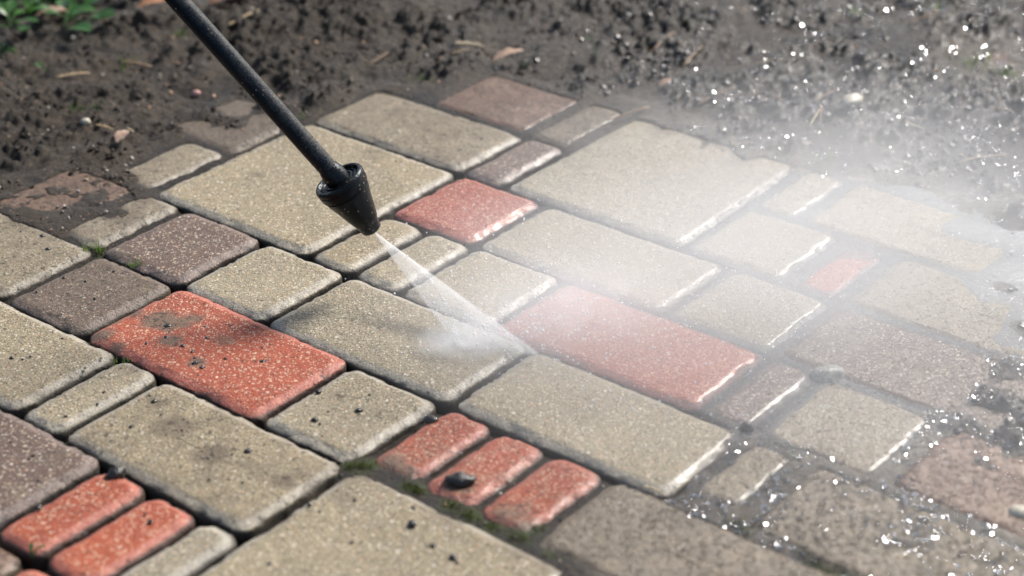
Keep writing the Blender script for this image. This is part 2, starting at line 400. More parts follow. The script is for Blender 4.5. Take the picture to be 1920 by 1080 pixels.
# ------------------------------------------------------------------ pavers
PROF = [(0, -34), (0, -8.0), (.3, -5.6), (.8, -4.5), (1.8, -3.7), (4.6, -2.3), (7.6, -.95), (9.0, -.45), (10.5, -.16), (12.8, -.05), (15.5, 0)]
STAIN = [(300,600,28,.78),(340,605,20,.70),(362,598,18,.62),(315,612,16,.85),(320,640,20,.6),(368,680,16,.62),(255,590,18,.55),(420,640,20,.5),(330,800,40,.58),(400,850,34,.60),(460,870,24,.5),(530,905,26,.55),(290,755,22,.55),(360,905,20,.4),
 (865,905,26,.70),(735,865,26,.60),(760,880,22,.55),(640,740,20,.35),(950,960,26,.5),(980,955,22,.5),(210,600,18,.6),(180,500,60,.5),(60,440,30,.4),(205,480,26,.5),(190,630,22,.6),(220,650,16,.6),(255,690,20,.45),
 (130,700,14,.4),(60,740,18,.4),(480,330,30,.3),(700,290,40,.3),(650,230,40,.45),(740,210,50,.5),(600,720,20,.3),(700,780,24,.3),(780,900,18,.5),(1080,680,18,.3),(520,960,30,.35),(640,930,26,.35),(1340,480,30,.25),(100,860,30,.35),(30,600,24,.3)]
def make_paver(row, idx):
    u0, u1, v0, v1, k, h, d, w, lab = row
    g_ = .018
    uc, vc = (u0+u1)/2, (v0+v1)/2
    a = (u1-u0)/2*W - .0006; b = (v1-v0)/2*W - g_*W*.12
    small = min(a, b)
    r0 = .0135 if k != 'S' else .0155
    if (u1-u0) < .6 and k == 'G': r0 = .0145
    # outline parameter: corner arcs + edges
    NC = 9
    nex = max(4, int((2*a-2*r0)/.004)); ney = max(4, int((2*b-2*r0)/.004))
    def ring(dd):
        A, B = max(a-dd, .0004), max(b-dd, .0004); r = min(max(r0-dd*.55, .003), A, B)
        pts = []
        for (sx, sy_, st, ne, horiz) in ((1, 1, 0, nex, 1), (-1, 1, 90, ney, 0), (-1, -1, 180, nex, 1), (1, -1, 270, ney, 0)):
            for i in range(NC):
                an = R(st+90*i/(NC-1)); pts.append((sx*(A-r)+r*math.cos(an), sy_*(B-r)+r*math.sin(an)))
            p0 = pts[-1]
            nx_, ny_ = (-sx*(A-r) if horiz else p0[0]), (p0[1] if horiz else -sy_*(B-r))
            for i in range(1, ne): pts.append((p0[0]+(nx_-p0[0])*i/ne, p0[1]+(ny_-p0[1])*i/ne))
        return pts
    dist = [(x*1e-3, z*1e-3) for x, z in PROF]
    if small < .035: dist = [(x*.95, z*1.08) for x, z in dist[:-1]] + [(.0155, 0)]
    dd = .0155
    while dd + .004 < small-.001: dd += .004; dist.append((dd, 0))
    dist.append((small-.0006, 0))
    rings = [ring(x) for x, _ in dist]
    n = len(rings[0]); V = []
    for (x, z), rg in zip(dist, rings):
        V += [(p[0], p[1], z) for p in rg]
    V = np.array(V)
    F = []
    for i in range(len(rings)-1):
        for j in range(n):
            j2 = (j+1) % n; F.append((i*n+j, i*n+j2, (i+1)*n+j2, (i+1)*n+j))
    F.append(tuple((len(rings)-1)*n+j for j in range(n)))
    # wear: outline and surface noise in local coords, offset per stone
    ox, oy = idx*3.1, idx*1.7
    px, py = V[:, 0], V[:, 1]
    rim = np.clip(1-np.minimum(a-np.abs(px), b-np.abs(py))/.012, 0, 1)
    n1 = fbm(px+ox, py+oy+V[:, 2], .02, 4, 5, .6)-.5; n2 = fbm(px+ox, py+oy-V[:, 2]*2, .02, 4, 9, .6)-.5
    n3 = fbm(px+ox, py+oy, .006, 3, 15, .7)-.5
    V[:, 0] += (n1*.0046+n3*.0018)*rim; V[:, 1] += (n2*.0046-n3*.0018)*rim
    top = V[:, 2] > -.008
    V[:, 2] += top*((fbm(px+ox, py+oy, .045, 3, 31)-.5)*.0014 + n3*(.0004+.0010*rim))
    chips = np.clip(fbm(px+ox, py+oy, .010, 3, 51)-.57, 0, 1)*10*rim*top
    V[:, 2] -= np.clip(chips, 0, 1)*.0016
    # small settlement tilt
    rr = random.Random(idx+3)
    dz = rr.uniform(-.0007, .0007); tx, ty = rr.uniform(-.006, .006), rr.uniform(-.008, .008)
    if k == 'S': dz -= .001
    V[:, 2] += dz + tx*px + ty*py
    x, y = uv2w(uc, vc)
    cx_, sx_ = cy, sy
    wx = x + cx_*px - sx_*py; wy = y + sx_*px + cx_*py
    fh, fd, fwet = field(wx, wy)
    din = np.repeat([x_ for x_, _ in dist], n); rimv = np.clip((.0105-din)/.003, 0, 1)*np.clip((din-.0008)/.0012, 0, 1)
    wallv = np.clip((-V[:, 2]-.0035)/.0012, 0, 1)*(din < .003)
    dirt = .35*d + .65*fd
    for (a_, b_, r_, am_) in STAIN:
        q_ = at(a_, b_); dirt = np.maximum(dirt, am_*np.clip(1.3-np.hypot(wx-q_.x, (wy-q_.y))/(r_/1960*1.5), 0, 1))
    m_ = {'G': M_G, 'R': M_R, 'S': M_R, 'B': M_B}[k]
    name = {'G': 'beige_paver', 'R': 'red_paver', 'S': 'red_paver', 'B': 'brown_paver'}[k]
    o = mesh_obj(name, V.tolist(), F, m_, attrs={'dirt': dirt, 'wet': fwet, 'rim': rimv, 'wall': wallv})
    o.location = (float(x), float(y), 0); o.rotation_euler = (0, 0, YAW)
    tag(o, lab, 'paver', 'concrete pavers laid in rows')
    return o
for i, row in enumerate(P): make_paver(row, i)
# ------------------------------------------------------------------ water on the right
def water_mat():
    m_, t = mat('standing_water'); s = N(t)
    pos = s.n('ShaderNodeNewGeometry').outputs['Position']
    milk = s.attr('milk'); edge = s.attr('edge')
    mp = s.n('ShaderNodeMapping'); mp.inputs['Rotation'].default_value = (0, 0, R(-12)); mp.inputs['Scale'].default_value = (.45, 1, 1)
    s.l(pos, mp.inputs['Vector'])
    n = s.noise(mp.outputs[0], 14, 5, .6, 1.2)
    f = s.math('MULTIPLY', milk, s.ramp(n, [(.25, .62), (.75, .92)]), True)
    b = s.bsdf(Base_Color=s.ramp(milk, [(.08, (.12, .09, .06)), (.55, (.33, .335, .32))]), Roughness=.14)
    tr = s.n('ShaderNodeBsdfTransparent')
    m1 = s.n('ShaderNodeMixShader'); s.l(f, m1.inputs[0]); s.l(tr.outputs[0], m1.inputs[1]); s.l(b.outputs[0], m1.inputs[2])
    gl = s.n('ShaderNodeBsdfGlossy'); gl.inputs['Roughness'].default_value = .06
    r1 = s.noise(pos, 120, 3, .6); r2 = s.noise(pos, 420, 2, .6)
    h = s.math('ADD', s.math('MULTIPLY', r1, 2.4), r2)
    bn = s.bump(h, .0008, .8)
    s.l(bn, gl.inputs['Normal']); s.l(bn, b.inputs['Normal'])
    fr = s.n('ShaderNodeFresnel'); fr.inputs[0].default_value = 1.33; s.l(bn, fr.inputs['Normal'])
    m2 = s.n('ShaderNodeMixShader'); s.l(s.math('MULTIPLY', fr.outputs[0], edge), m2.inputs[0])
    s.l(m1.outputs[0], m2.inputs[1]); s.l(gl.outputs[0], m2.inputs[2])
    s.out(m2.outputs[0]); return m_
wx_ = np.arange(.0, .80, .003); wy_ = np.arange(1.12, 2.6, .003)
WX, WY = np.meshgrid(wx_, wy_)
_, _, ww = field(WX, WY)
MILK = [(1700,400,.45),(1600,340,.45),(1800,480,.45),(1500,420,.5),(1850,600,.45),(1680,470,.35),(1580,500,.12),(1680,315,.7),(1770,345,.65),(1560,620,.3),(1450,480,.06),(1700,660,.3),(1750,560,.35),(1880,430,.8),(1890,520,.8),(1830,430,.75),(1850,540,.68),(1900,610,.7),(1790,395,.62),(1600,560,.3),
 (1300,260,.15),(1100,250,0),(1200,400,0),(1300,550,0.05),(1400,700,.05),(1500,800,.1),(1650,750,.12),(1800,680,.35),(1700,850,.25),(1600,950,.1),(1500,900,.3),(1850,950,.1),(1900,200,.25),(1700,200,.3),(1500,200,.1),(1750,100,.2),(1400,60,0),(1900,800,.2),(1300,900,.1),(1880,300,.4),(1350,370,.1)]
Mk = np.array([(*at(a, b)[:2], c) for a, b, c in MILK])
d2 = (WX.ravel()[:, None]-Mk[None, :, 0])**2 + (WY.ravel()[:, None]-Mk[None, :, 1])**2
wgt = 1/(d2+.02**2)**2; milk = ((wgt*Mk[None, :, 2]).sum(1)/wgt.sum(1)).reshape(WX.shape)
edge = np.clip((ww-.62+.25*(fbm(WX, WY, .04, 4, 91)-.5))*5, 0, 1)
wz = -.0014 + .0010*(fbm(WX, WY, .022, 3, 61)-.5) + .0030*np.clip((milk-.5)*4, 0, 1)
wt = fast_grid('puddle_water', WX, WY, wz, water_mat(), {'milk': np.clip(milk, .42*np.clip((ww-.7)*4, 0, 1), 1)*edge, 'edge': edge}, mask=edge > .01)
tag(wt, kind='structure')

# ------------------------------------------------------------------ lance
def axis_frame(p, q):
    z = (q-p).normalized(); x = z.cross(Vector((0, 0, 1))).normalized(); y = z.cross(x)
    return p, x, y, z
def lathe(name, p, q, prof, m_, parent, n=64, jit=0.0, seed=0):
    p, x, y, z = axis_frame(p, q); V = []; F = []
    for i, (r, t) in enumerate(prof):
        for j in range(n):
            a = 2*math.pi*j/n
            rr = r
            if jit: rr = r + jit*(float(vnoise(np.array([j*.35+seed]), np.array([t*300.+seed]), 3)[0])-.5)
            V.append(p + x*rr*math.cos(a) + y*rr*math.sin(a) + z*t)
    for i in range(len(prof)-1):
        for j in range(n):
            j2 = (j+1) % n; F.append((i*n+j, i*n+j2, (i+1)*n+j2, (i+1)*n+j))
    F.append(tuple(range(n))[::-1]); F.append(tuple((len(prof)-1)*n+j for j in range(n)))
    me = bpy.data.meshes.new(name); me.from_pydata([tuple(v - parent.location) for v in V], [], F)
    bm = bmesh.new(); bm.from_mesh(me); bmesh.ops.recalc_face_normals(bm, faces=bm.faces); bm.to_mesh(me); bm.free()
    me.polygons.foreach_set('use_smooth', [True]*len(me.polygons))
    me.set_sharp_from_angle(angle=R(38))
    me.materials.append(m_)
    o = bpy.data.objects.new(name, me); col.objects.link(o); o.parent = parent; return o
def black_mat(name, base, rough, dust_amt, grit):
    m_, t = mat(name); s = N(t)
    pos = s.n('ShaderNodeNewGeometry').outputs['Position']; nrm = s.n('ShaderNodeNewGeometry').outputs['Normal']
    n = s.noise(pos, 60, 6, .7, .5); f = s.noise(pos, 600, 4, .7)
    sx_ = s.n('ShaderNodeSeparateXYZ'); s.l(nrm, sx_.inputs[0])
    side = s.ramp(s.math('ADD', sx_.outputs[2], s.math('MULTIPLY', s.math('SUBTRACT', n, .5), 1.1)), [(.15, 0.), (.62, 1.)])
    dm = s.math('MULTIPLY', s.math('MULTIPLY', side, s.ramp(f, [(.42, .15), (.6, 1.)])), dust_amt)
    c = s.mix(dm, base, (.22, .20, .17))
    v = s.vor(pos, 330); cell = s.n('ShaderNodeSeparateColor'); s.l(v.outputs['Color'], cell.inputs[0])
    g_ = s.math('MULTIPLY', s.math('GREATER_THAN', cell.outputs[0], 1-grit), s.math('LESS_THAN', v.outputs['Distance'], .3))
    c = s.mix(s.math('MULTIPLY', g_, .8), c, s.ramp(cell.outputs[1], [(0., (.16, .13, .09)), (.8, (.18, .14, .10)), (1., (.25, .08, .03))]))
    r_ = s.math('ADD', s.math('ADD', rough, s.math('MULTIPLY', dm, .4)), s.math('MULTIPLY', s.math('SUBTRACT', n, .5), .25), True)
    b = s.bsdf(Base_Color=c, Roughness=r_, Specular_IOR_Level=.22, Specular_Tint=(.75, .88, 1.0, 1.0))
    s.l(s.bump(s.math('ADD', s.math('MULTIPLY', n, 1.5), f), .0006, .6), b.inputs['Normal'])
    s.out(b.outputs[0]); return m_
M_TUBE = black_mat('black_lance_paint', (.002, .005, .009), .26, .40, .05)
M_NOZ = black_mat('wet_black_plastic', (.0012, .0018, .0028), .17, .07, .10)
tip = at(698, 431, .060); zt = (np.array(tip)-np.array([0, 0, H])) @ fw
scl = FPX*1920/zt
rear = at_depth(634, 336, zt - 117/scl/math.cos(R(26))*math.sin(R(26)))
NL = (rear-tip).length
zr = (np.array(rear)-np.array([0, 0, H])) @ fw
l0 = at_depth(628, 330, zr-.002); l1 = at_depth(333, 0, zr-446/scl*math.tan(R(17)))
ldir = (l1-l0).normalized()
lance = bpy.data.objects.new('pressure_washer_lance', None); lance.location = tip; col.objects.link(lance)
tag(lance, 'dusty black pressure washer lance with conical nozzle, hanging over the pavers', 'lance')
rs = 49.5/scl
body = lathe('nozzle', tip, rear, [(.20*rs, .0), (.33*rs, -.0004), (.385*rs, .0010), (.41*rs, .0035), (.435*rs, NL*.15), (.47*rs, NL*.175), (.50*rs, NL*.20), (.63*rs, NL*.36), (.75*rs, NL*.54), (.87*rs, NL*.70), (.895*rs, NL*.755), (.86*rs, NL*.765), (.86*rs, NL*.785), (.88*rs, NL*.79)], M_NOZ, lance, jit=.0006)
lathe('rim_collar', tip, rear, [(.80*rs, NL*.786), (.93*rs, NL*.79), (.965*rs, NL*.80), (.985*rs, NL*.85), (.99*rs, NL*.895), (.955*rs, NL*.905), (.955*rs, NL*.925), (1.0*rs, NL*.935), (1.005*rs, NL*.965), (.985*rs, NL*.995), (.94*rs, NL*1.012), (.86*rs, NL*1.010), (.83*rs, NL*.985), (.80*rs, NL*.95), (.75*rs, NL*.95), (.73*rs, NL*.975), (.68*rs, NL*.98), (.65*rs, NL*.955), (.60*rs, NL*.955), (.58*rs, NL*.985), (.52*rs, NL*.99), (.50*rs, NL*.96), (.40*rs, NL*.95)], M_NOZ, lance, jit=.0004, seed=4)
lathe('hub', l0-ldir*.016, l0+ldir*.1, [(.0110, 0), (.0118, .004), (.0116, .018), (.0105, .023), (.0098, .026)], M_NOZ, lance)
lathe('orifice', tip-(rear-tip).normalized()*.0012, rear, [(.0006, .0), (.0022, .0), (.0026, .0006), (.0026, .004)], M_NOZ, lance, n=24)
lathe('tube', l0-ldir*.01, l0+ldir*.5, [(.0092, 0.0)] + [(.0092, .02+.02*i) for i in range(46)], M_TUBE, lance)

# ------------------------------------------------------------------ spray
def vol_mat(name, build):
    m_, t = mat(name); s = N(t)
    pv = s.n('ShaderNodeVolumePrincipled'); pv.inputs['Color'].default_value = (1, 1, 1, 1); pv.inputs['Anisotropy'].default_value = .0
    s.l(build(s), pv.inputs['Density']); s.out(None, pv.outputs[0]); return m_
jetA, jetB = at(850, 652), at(1004, 664)
jt = tip - (rear-tip).normalized()*.001
def jet_mesh():
    V = []; F = []; n = 14
    nrm = (jetA-jt).cross(jetB-jt).normalized()
    for i in range(n+1):
        t = i/n; a = jt.lerp(jetA, t*1.0); b = jt.lerp(jetB, t); wv = (b-a)
        ex = wv.normalized() if wv.length > 1e-6 else (jetB-jetA).normalized()
        a = a - ex*(.0006+.004*t); b = b + ex*(.0006+.004*t); th = .0012 + .0042*t
        V += [a+nrm*th*.35, a.lerp(b, .25)+nrm*th, a.lerp(b, .75)+nrm*th, b+nrm*th*.6, b-nrm*th*.6, a.lerp(b, .75)-nrm*th, a.lerp(b, .25)-nrm*th, a-nrm*th*.35]
    for i in range(n):
        for j in range(8):
            j2 = (j+1) % 8; F.append((i*8+j, (i+1)*8+j, (i+1)*8+j2, i*8+j2))
    F.append(tuple(range(8))); F.append(tuple(n*8+j for j in range(8))[::-1])
    return V, F
L = (jt.lerp(jetA, 0)-jetA.lerp(jetB, .5)).length
def jet_den(s):
    pos = s.n('ShaderNodeNewGeometry').outputs['Position']
    sub = s.n('ShaderNodeVectorMath', operation='SUBTRACT'); s.l(pos, sub.inputs[0]); sub.inputs[1].default_value = jt
    def dot(v):
        d = s.n('ShaderNodeVectorMath', operation='DOT_PRODUCT'); s.l(sub.outputs[0], d.inputs[0]); d.inputs[1].default_value = v; return d.outputs['Value']
    ax = (jetA.lerp(jetB, .5)-jt).normalized(); wv = (jetB-jetA); wv = (wv - ax*wv.dot(ax)); hw = wv.length/2; wv = wv.normalized()
    t = s.math('DIVIDE', dot(ax), L); w_ = s.math('DIVIDE', dot(wv), s.math('MULTIPLY', s.math('ADD', s.math('MULTIPLY', t, 1.06), .012), hw))   # -1..1 over the fan
    edge_ = s.ramp(s.math('MULTIPLY', s.math('ADD', w_, 1.0), .5), [(0., .0), (.07, .75), (.16, .55), (.38, .50), (.62, .62), (.80, 1.05), (.92, 1.75), (1., .0)])
    cmb = s.n('ShaderNodeCombineXYZ'); s.l(s.math('MULTIPLY', w_, 5.), cmb.inputs[0]); s.l(s.math('MULTIPLY', t, 2.2), cmb.inputs[1])
    st = s.ramp(s.noise(cmb.outputs[0], 2.5, 5, .65), [(.3, .35), (.7, 1.6)])
    fall = s.math('DIVIDE', JET_D, s.math('ADD', s.math('MULTIPLY', t, 1.0), .10))
    return s.math('MULTIPLY', s.math('MULTIPLY', edge_, st), fall)
JET_D = 66.0
V, F = jet_mesh()
M_JET = vol_mat('water_spray', jet_den)
jo = mesh_obj('water_jet', [tuple(v) for v in V], F, M_JET, smooth=False)
tag(jo, 'white fan shaped water jet shooting from the black nozzle onto the pavers', 'water jet', kind='stuff')

def blob(name, c, rad, dens, nscale, lab, power=1.0, seed=0., lo=.35, hi=.62, stretch=(1, 1, 1), rot=0.):
    bm = bmesh.new(); bmesh.ops.create_icosphere(bm, subdivisions=4, radius=1)
    for v in bm.verts:
        k = 1 + .06*math.sin(3*v.co.x+seed) + .05*math.sin(4*v.co.y+2*seed)
        v.co *= k
        if c[2] + v.co.z*rad[2] < -.008: v.co.z = (-.008-c[2])/rad[2]
    me = bpy.data.meshes.new(name); bm.to_mesh(me); bm.free()
    def den(s):
        tc = s.n('ShaderNodeTexCoord').outputs['Object']
        ln = s.n('ShaderNodeVectorMath', operation='LENGTH'); s.l(tc, ln.inputs[0])
        r_ = s.math('SUBTRACT', 1.0, ln.outputs['Value'], True)
        body_ = s.math('POWER', s.math('MULTIPLY', r_, 1.25, True), power)
        pos = s.n('ShaderNodeNewGeometry').outputs['Position']
        mp = s.n('ShaderNodeMapping'); mp.inputs['Scale'].default_value = stretch; mp.inputs['Location'].default_value = (seed, 0, 0); s.l(pos, mp.inputs['Vector'])
        n = s.ramp(s.noise(mp.outputs[0], nscale, 4, .6, .6), [(lo, 0.), (hi, 1.)])
        return s.math('MULTIPLY', s.math('MULTIPLY', body_, n), dens)
    me.materials.append(vol_mat(name, den))
    o = bpy.data.objects.new(name, me); col.objects.link(o); o.location = c; o.scale = rad; o.rotation_euler = (0, 0, rot)
    tag(o, lab, 'mist', kind='stuff'); return o
q = at(1520, 620)
blob('drifting_mist', (q.x, q.y, .075), (.44, .44, .11), 3.3, 7, 'pale cloud of fine mist drifting over the right half of the paving', 1.0, 2.3, .22, .75, (.45, 1.5, 1.3), R(-20))
q = at(1760, 470)
blob('far_mist', (q.x, q.y, .05), (.40, .38, .08), 2.2, 8, 'faint veil of mist blowing over the milky puddle to the right edge', 1.0, 4.4, .2, .75, (.45, 1.5, 1.3), R(-10))
q = at(1200, 600)
blob('near_mist', (q.x, q.y, .045), (.29, .21, .07), 4.3, 9, 'thin veil of mist over the oblong grey and long red pavers', 1.0, 7.7, .15, .80, (.45, 1.5, 1.3), R(20))
q = at(1000, 640)
blob('impact_mist', (q.x+.03, q.y+.02, .02), (.14, .085, .050), 12, 30, 'bright spray rising where the jet strikes the long red paver', 1.4, 5.1, .3, .65, (1, 1, 1), R(15))
q = at(872, 648)
blob('splash_mist', (q.x, q.y, .004), (.055, .036, .016), 80, 60, 'white puff of splash on the oblong grey paver below the jet', 1.3, 1.1, .3, .6)

# ------------------------------------------------------------------ crumbs, stones, straw, plants
def simple_mat(name, c1, c2, rough, scale=200, bump=.0006, spec=.5):
    m_, t = mat(name); s = N(t)
    pos = s.n('ShaderNodeNewGeometry').outputs['Position']
    n = s.noise(pos, scale, 4, .65)
    b = s.bsdf(Base_Color=s.mix(s.ramp(n, [(.35, 0.), (.65, 1.)]), c1, c2), Roughness=rough, Specular_IOR_Level=spec)
    s.l(s.bump(n, bump, .8), b.inputs['Normal']); s.out(b.outputs[0]); return m_
def attr_mat(name, rough, rscale=0.):
    m_, t = mat(name); s = N(t)
    a = s.n('ShaderNodeAttribute', attribute_name='tint')
    pos = s.n('ShaderNodeNewGeometry').outputs['Position']
    n = s.noise(pos, 400, 3, .6)
    b = s.bsdf(Base_Color=s.mix(s.math('MULTIPLY', n, .6), a.outputs['Color'], (.03, .025, .02)), Roughness=rough)
    s.l(s.bump(n, .0006, .7), b.inputs['Normal']); s.out(b.outputs[0]); return m_
M_CLOD = simple_mat('wet_black_mud', (.010, .009, .008), (.028, .024, .019), .22, 500, .0008)
ICO = {}
for sub in (1, 2, 3):
    bm = bmesh.new(); bmesh.ops.create_icosphere(bm, subdivisions=sub, radius=1)
    ICO[sub] = (np.array([v.co[:] for v in bm.verts]), np.array([[v.index for v in f.verts] for f in bm.faces])); bm.free()
def lump(sub, rx, ry, rz, rot, seed, rough=.35):
    V, F = ICO[sub]; V = V.copy()
    n = fbm(V[:, 0]*1.0+seed, V[:, 1]*1.0+V[:, 2]*1.7+seed*.7, .9 if rough < .3 else .55, 4, 3, .65)-.5
    V = V*(1+rough*2*n)[:, None]
    V[:, 2] = np.where(V[:, 2] < -.25, -.25+.15*(V[:, 2]+.25), V[:, 2])
    V = V*np.array([rx, ry, rz]); c, s = math.cos(rot), math.sin(rot)
    return np.stack([c*V[:, 0]-s*V[:, 1], s*V[:, 0]+c*V[:, 1], V[:, 2]], 1), F
DEB = {
 'on the oblong bright red paver': [(311,577,5),(270,598,5),(315,612,10),(319,624,6),(312,633,6),(275,646,6),(304,652,5),(343,650,7),(361,660,6),(358,621,3),(386,614,6),(388,635,6),(366,682,7),(365,672,5),(379,690,6),(493,678,6),(423,673,5),(470,641,5),(492,653,4),(431,599,4),(338,628,3),(372,704,4)],
 'on the oblong grey paver at the left edge': [(22,672,6),(42,674,4),(117,635,4),(57,669,4),(190,672,4)],
 'on the dirty grey paver at the far left': [(80,443,7),(90,467,6),(40,434,4)],
 'on the oblong beige paver with the stain': [(247,800,6),(290,753,8),(465,846,9),(435,853,4),(390,859,4),(281,742,4),(302,778,4),(341,807,3),(408,743,3),(392,900,4),(455,905,4)],
 'on the square grey paver by three red strips': [(597,735,7),(590,788,7),(600,795,4),(673,770,8),(693,740,4),(803,736,4),(615,772,3)],
 'on the big square paver at the bottom': [(580,948,6),(599,960,4),(773,984,10),(813,1023,6),(850,1046,8),(665,938,4),(775,953,4),(660,1017,4),(505,1057,5),(857,1055,4)],
 'on the narrow red strips at lower left': [(72,952,7),(158,1002,5),(282,978,6),(273,963,4),(210,970,4),(133,1003,3),(98,942,3)],
 'on the brown paver at lower left': [(63,855,5),(55,861,4),(72,902,5),(20,830,3)],
 'on the narrow grey paver at left': [(195,736,5),(183,757,4),(124,780,4),(160,690,4)],
 'on the muddy brown square paver': [(161,527,5),(178,560,5),(69,547,4),(120,520,4),(213,509,4)],
}
k = 0
for where, L_ in DEB.items():
    xs = [q_[0] for q_ in L_]; ys = [q_[1] for q_ in L_]
    for (a, b, s_) in L_:
        tx_ = (a-min(xs))/(max(xs)-min(xs)+1); ty_ = (b-min(ys))/(max(ys)-min(ys)+1)
        place = ('far left', 'left', 'middle', 'right', 'far right')[int(tx_*4.99)] + (' back' if ty_ < .34 else ' front' if ty_ > .66 else '')
        size = 'tiny' if s_ <= 4 else 'small' if s_ <= 6 else 'larger'
        p = at(a, b); k += 1
        r = s_/1960*.5*(1.75 if s_ > 5 else 1.45)
        V, F = lump(2, r*random.uniform(.9, 1.3), r*random.uniform(.7, 1.), r*random.uniform(.45, .7), random.uniform(0, 6), k*1.37)
        o = mesh_obj('mud_crumb', V.tolist(), F.tolist(), M_CLOD); o.location = (p.x, p.y, r*.08)
        tag(o, size + ' black mud crumb, ' + place + ' ' + where, 'mud crumb', 'mud crumbs ' + where)
def stone(px, py, rx, ry, rz, rot, m_, name, lab, cat, sub=3, z=None, rough=.2):
    p = at(px, py); V, F = lump(sub, rx, ry, rz, rot, px*.1, rough)
    o = mesh_obj(name, V.tolist(), F.tolist(), m_)
    if z is None: z = float(mud_height(np.array([p.x]), np.array([p.y]))[0][0])
    o.location = (p.x, p.y, z); tag(o, lab, cat); return o
stone(865, 903, .0125, .0075, .0055, -.1, M_CLOD, 'black_stone', 'wet black stone lying on the middle one of three red strips', 'stone', z=.001, rough=.42)
stone(218, 889, .0085, .0055, .006, .4, M_CLOD, 'mud_clod', 'black mud clod on the upper end of the left narrow red strip', 'mud clod', z=0, rough=.4)
stone(808, 784, .0075, .0045, .004, -.5, M_CLOD, 'mud_clod', 'dark mud clod on the rim of the square grey paver above the red strips', 'mud clod', z=-.002, rough=.4)
stone(1400, 800, .006, .006, .007, .2, M_CLOD, 'mud_clod', 'black mud clod in the gap corner right of the narrow brown wet paver', 'mud clod', z=-.002, rough=.3)
stone(1552, 700, .017, .012, .009, .2, simple_mat('dark_wet_silt', (.13, .13, .11), (.26, .25, .22), .12, 300, .0015), 'silt_lump', 'glittering grey silt lump in the gap beside the misty brown paver', 'silt lump', z=-.003, rough=.35)
M_PALE = simple_mat('pale_stone', (.30, .27, .20), (.42, .38, .30), .5)
stone(1596, 214, .016, .010, .007, .8, M_PALE, 'pale_stone', 'oval pale stone in the wet mud at upper right', 'stone')
stone(1913, 960, .010, .008, .006, .3, M_PALE, 'pale_stone', 'small ochre pebble near the right edge above the bottom corner', 'stone')
stone(367, 168, .006, .005, .005, .3, simple_mat('pink_stone', (.35, .16, .13), (.45, .25, .2), .5), 'pink_pebble', 'small pink pebble in the dark mud left of the lance', 'pebble')
stone(163, 243, .006, .005, .005, .3, M_PALE, 'white_pebble', 'small white pebble in the mud at upper left', 'pebble')

# loose crumbs and gravel over the mud
def in_poly_view(n):
    px = rng.uniform(-60, 1980, n); py = rng.uniform(-40, 1110, n)
    f = FPX*1920
    d = fw[None] + ((px-960)/f)[:, None]*crt[None] - ((py-540)/f)[:, None]*cup[None]
    t = -H/d[:, 2]; return d[:, 0]*t, d[:, 1]*t, px, py
SCAT=1
def scatter(name, n, rmin, rmax, accept, m_, sub, flat, lab, cat, tint=None, lift=.15, rough=.4, pw=2.2, asp=.6):
    x, y, px, py = in_poly_view(n)
    z, d, w, mm = mud_height(x, y)
    keep = accept(x, y, z, w, mm, px, py); x, y, z = x[keep], y[keep], z[keep]; n = len(x)
    variants = [lump(sub, 1, rng.uniform(asp, 1), flat*rng.uniform(.7, 1.2), 0, i*3.3, rough) for i in range(12)]
    VV = []; FF = []; CC = []; off = 0
    for i in range(n):
        V, F = variants[i % 12]; r = rmin+(rmax-rmin)*rng.random()**pw; a = rng.uniform(0, 6.28); c, s = math.cos(a), math.sin(a)
        tl = rng.normal(0, .35, 2)
        q = V*r; q = np.stack([c*q[:, 0]-s*q[:, 1], s*q[:, 0]+c*q[:, 1], q[:, 2]+tl[0]*q[:, 0]+tl[1]*q[:, 1]], 1)+np.array([x[i], y[i], z[i]+lift*r])
        VV.append(q); FF.append(F+off); off += len(V)
        if tint is not None:
            cc = np.array(tint[rng.integers(len(tint))])*rng.uniform(.6, 1.2); CC.append(np.tile(np.append(cc, 1.), (len(V), 1)))
    V = np.concatenate(VV).astype(np.float32); F = np.concatenate(FF)
    me = bpy.data.meshes.new(name)
    me.vertices.add(len(V)); me.vertices.foreach_set('co', V.ravel()); me.loops.add(F.size); me.loops.foreach_set('vertex_index', F.ravel().astype(np.int32))
    me.polygons.add(len(F)); me.polygons.foreach_set('loop_start', np.arange(0, F.size, 3, dtype=np.int32))
    me.polygons.foreach_set('use_smooth', np.full(len(F), sub > 1)); me.update(calc_edges=True)
    if tint is not None:
        a_ = me.color_attributes.new('tint', 'FLOAT_COLOR', 'POINT'); a_.data.foreach_set('color', np.concatenate(CC).astype(np.float32).ravel())
    me.materials.append(m_); o = bpy.data.objects.new(name, me); col.objects.link(o)
    tag(o, lab, cat, kind='stuff'); return o
nz = lambda x, y: fbm(x, y, .05, 3, 123)
def inpv(x, y):
    u, v = w2uv(x, y); r_ = np.zeros(u.shape, bool)
    for (u0, u1, v0, v1, *_) in P: r_ |= (u > u0) & (u < u1) & (v > v0) & (v < v1)
    return r_
scatter('mud_crumbs', 30000, .0008, .0052, lambda x, y, z, w, mm, px, py: (mm > .55) & (nz(x, y) > .53-.14*(rng.random(len(x)) < .25)) & (w < .7), simple_mat('mud_crumb_soil', (.010, .008, .006), (.042, .030, .019), .65, 300, .0008, .2), 1, .75, 'loose dark soil crumbs on the mud', 'soil crumbs', lift=-.1, rough=.6)
scatter('wet_mud_crumbs', 34000, .0008, .0058, lambda x, y, z, w, mm, px, py: (mm > .3) & (z > .0015) & (nz(x, y) > .46) & (w >= .5) & ((py < 640) | (px > 1790)), simple_mat('wet_crumb_soil', (.012, .013, .013), (.040, .036, .030), .13, 300, .0008), 1, .75, 'wet glistening mud crumbs at the right', 'mud crumbs', lift=-.1, rough=.6)
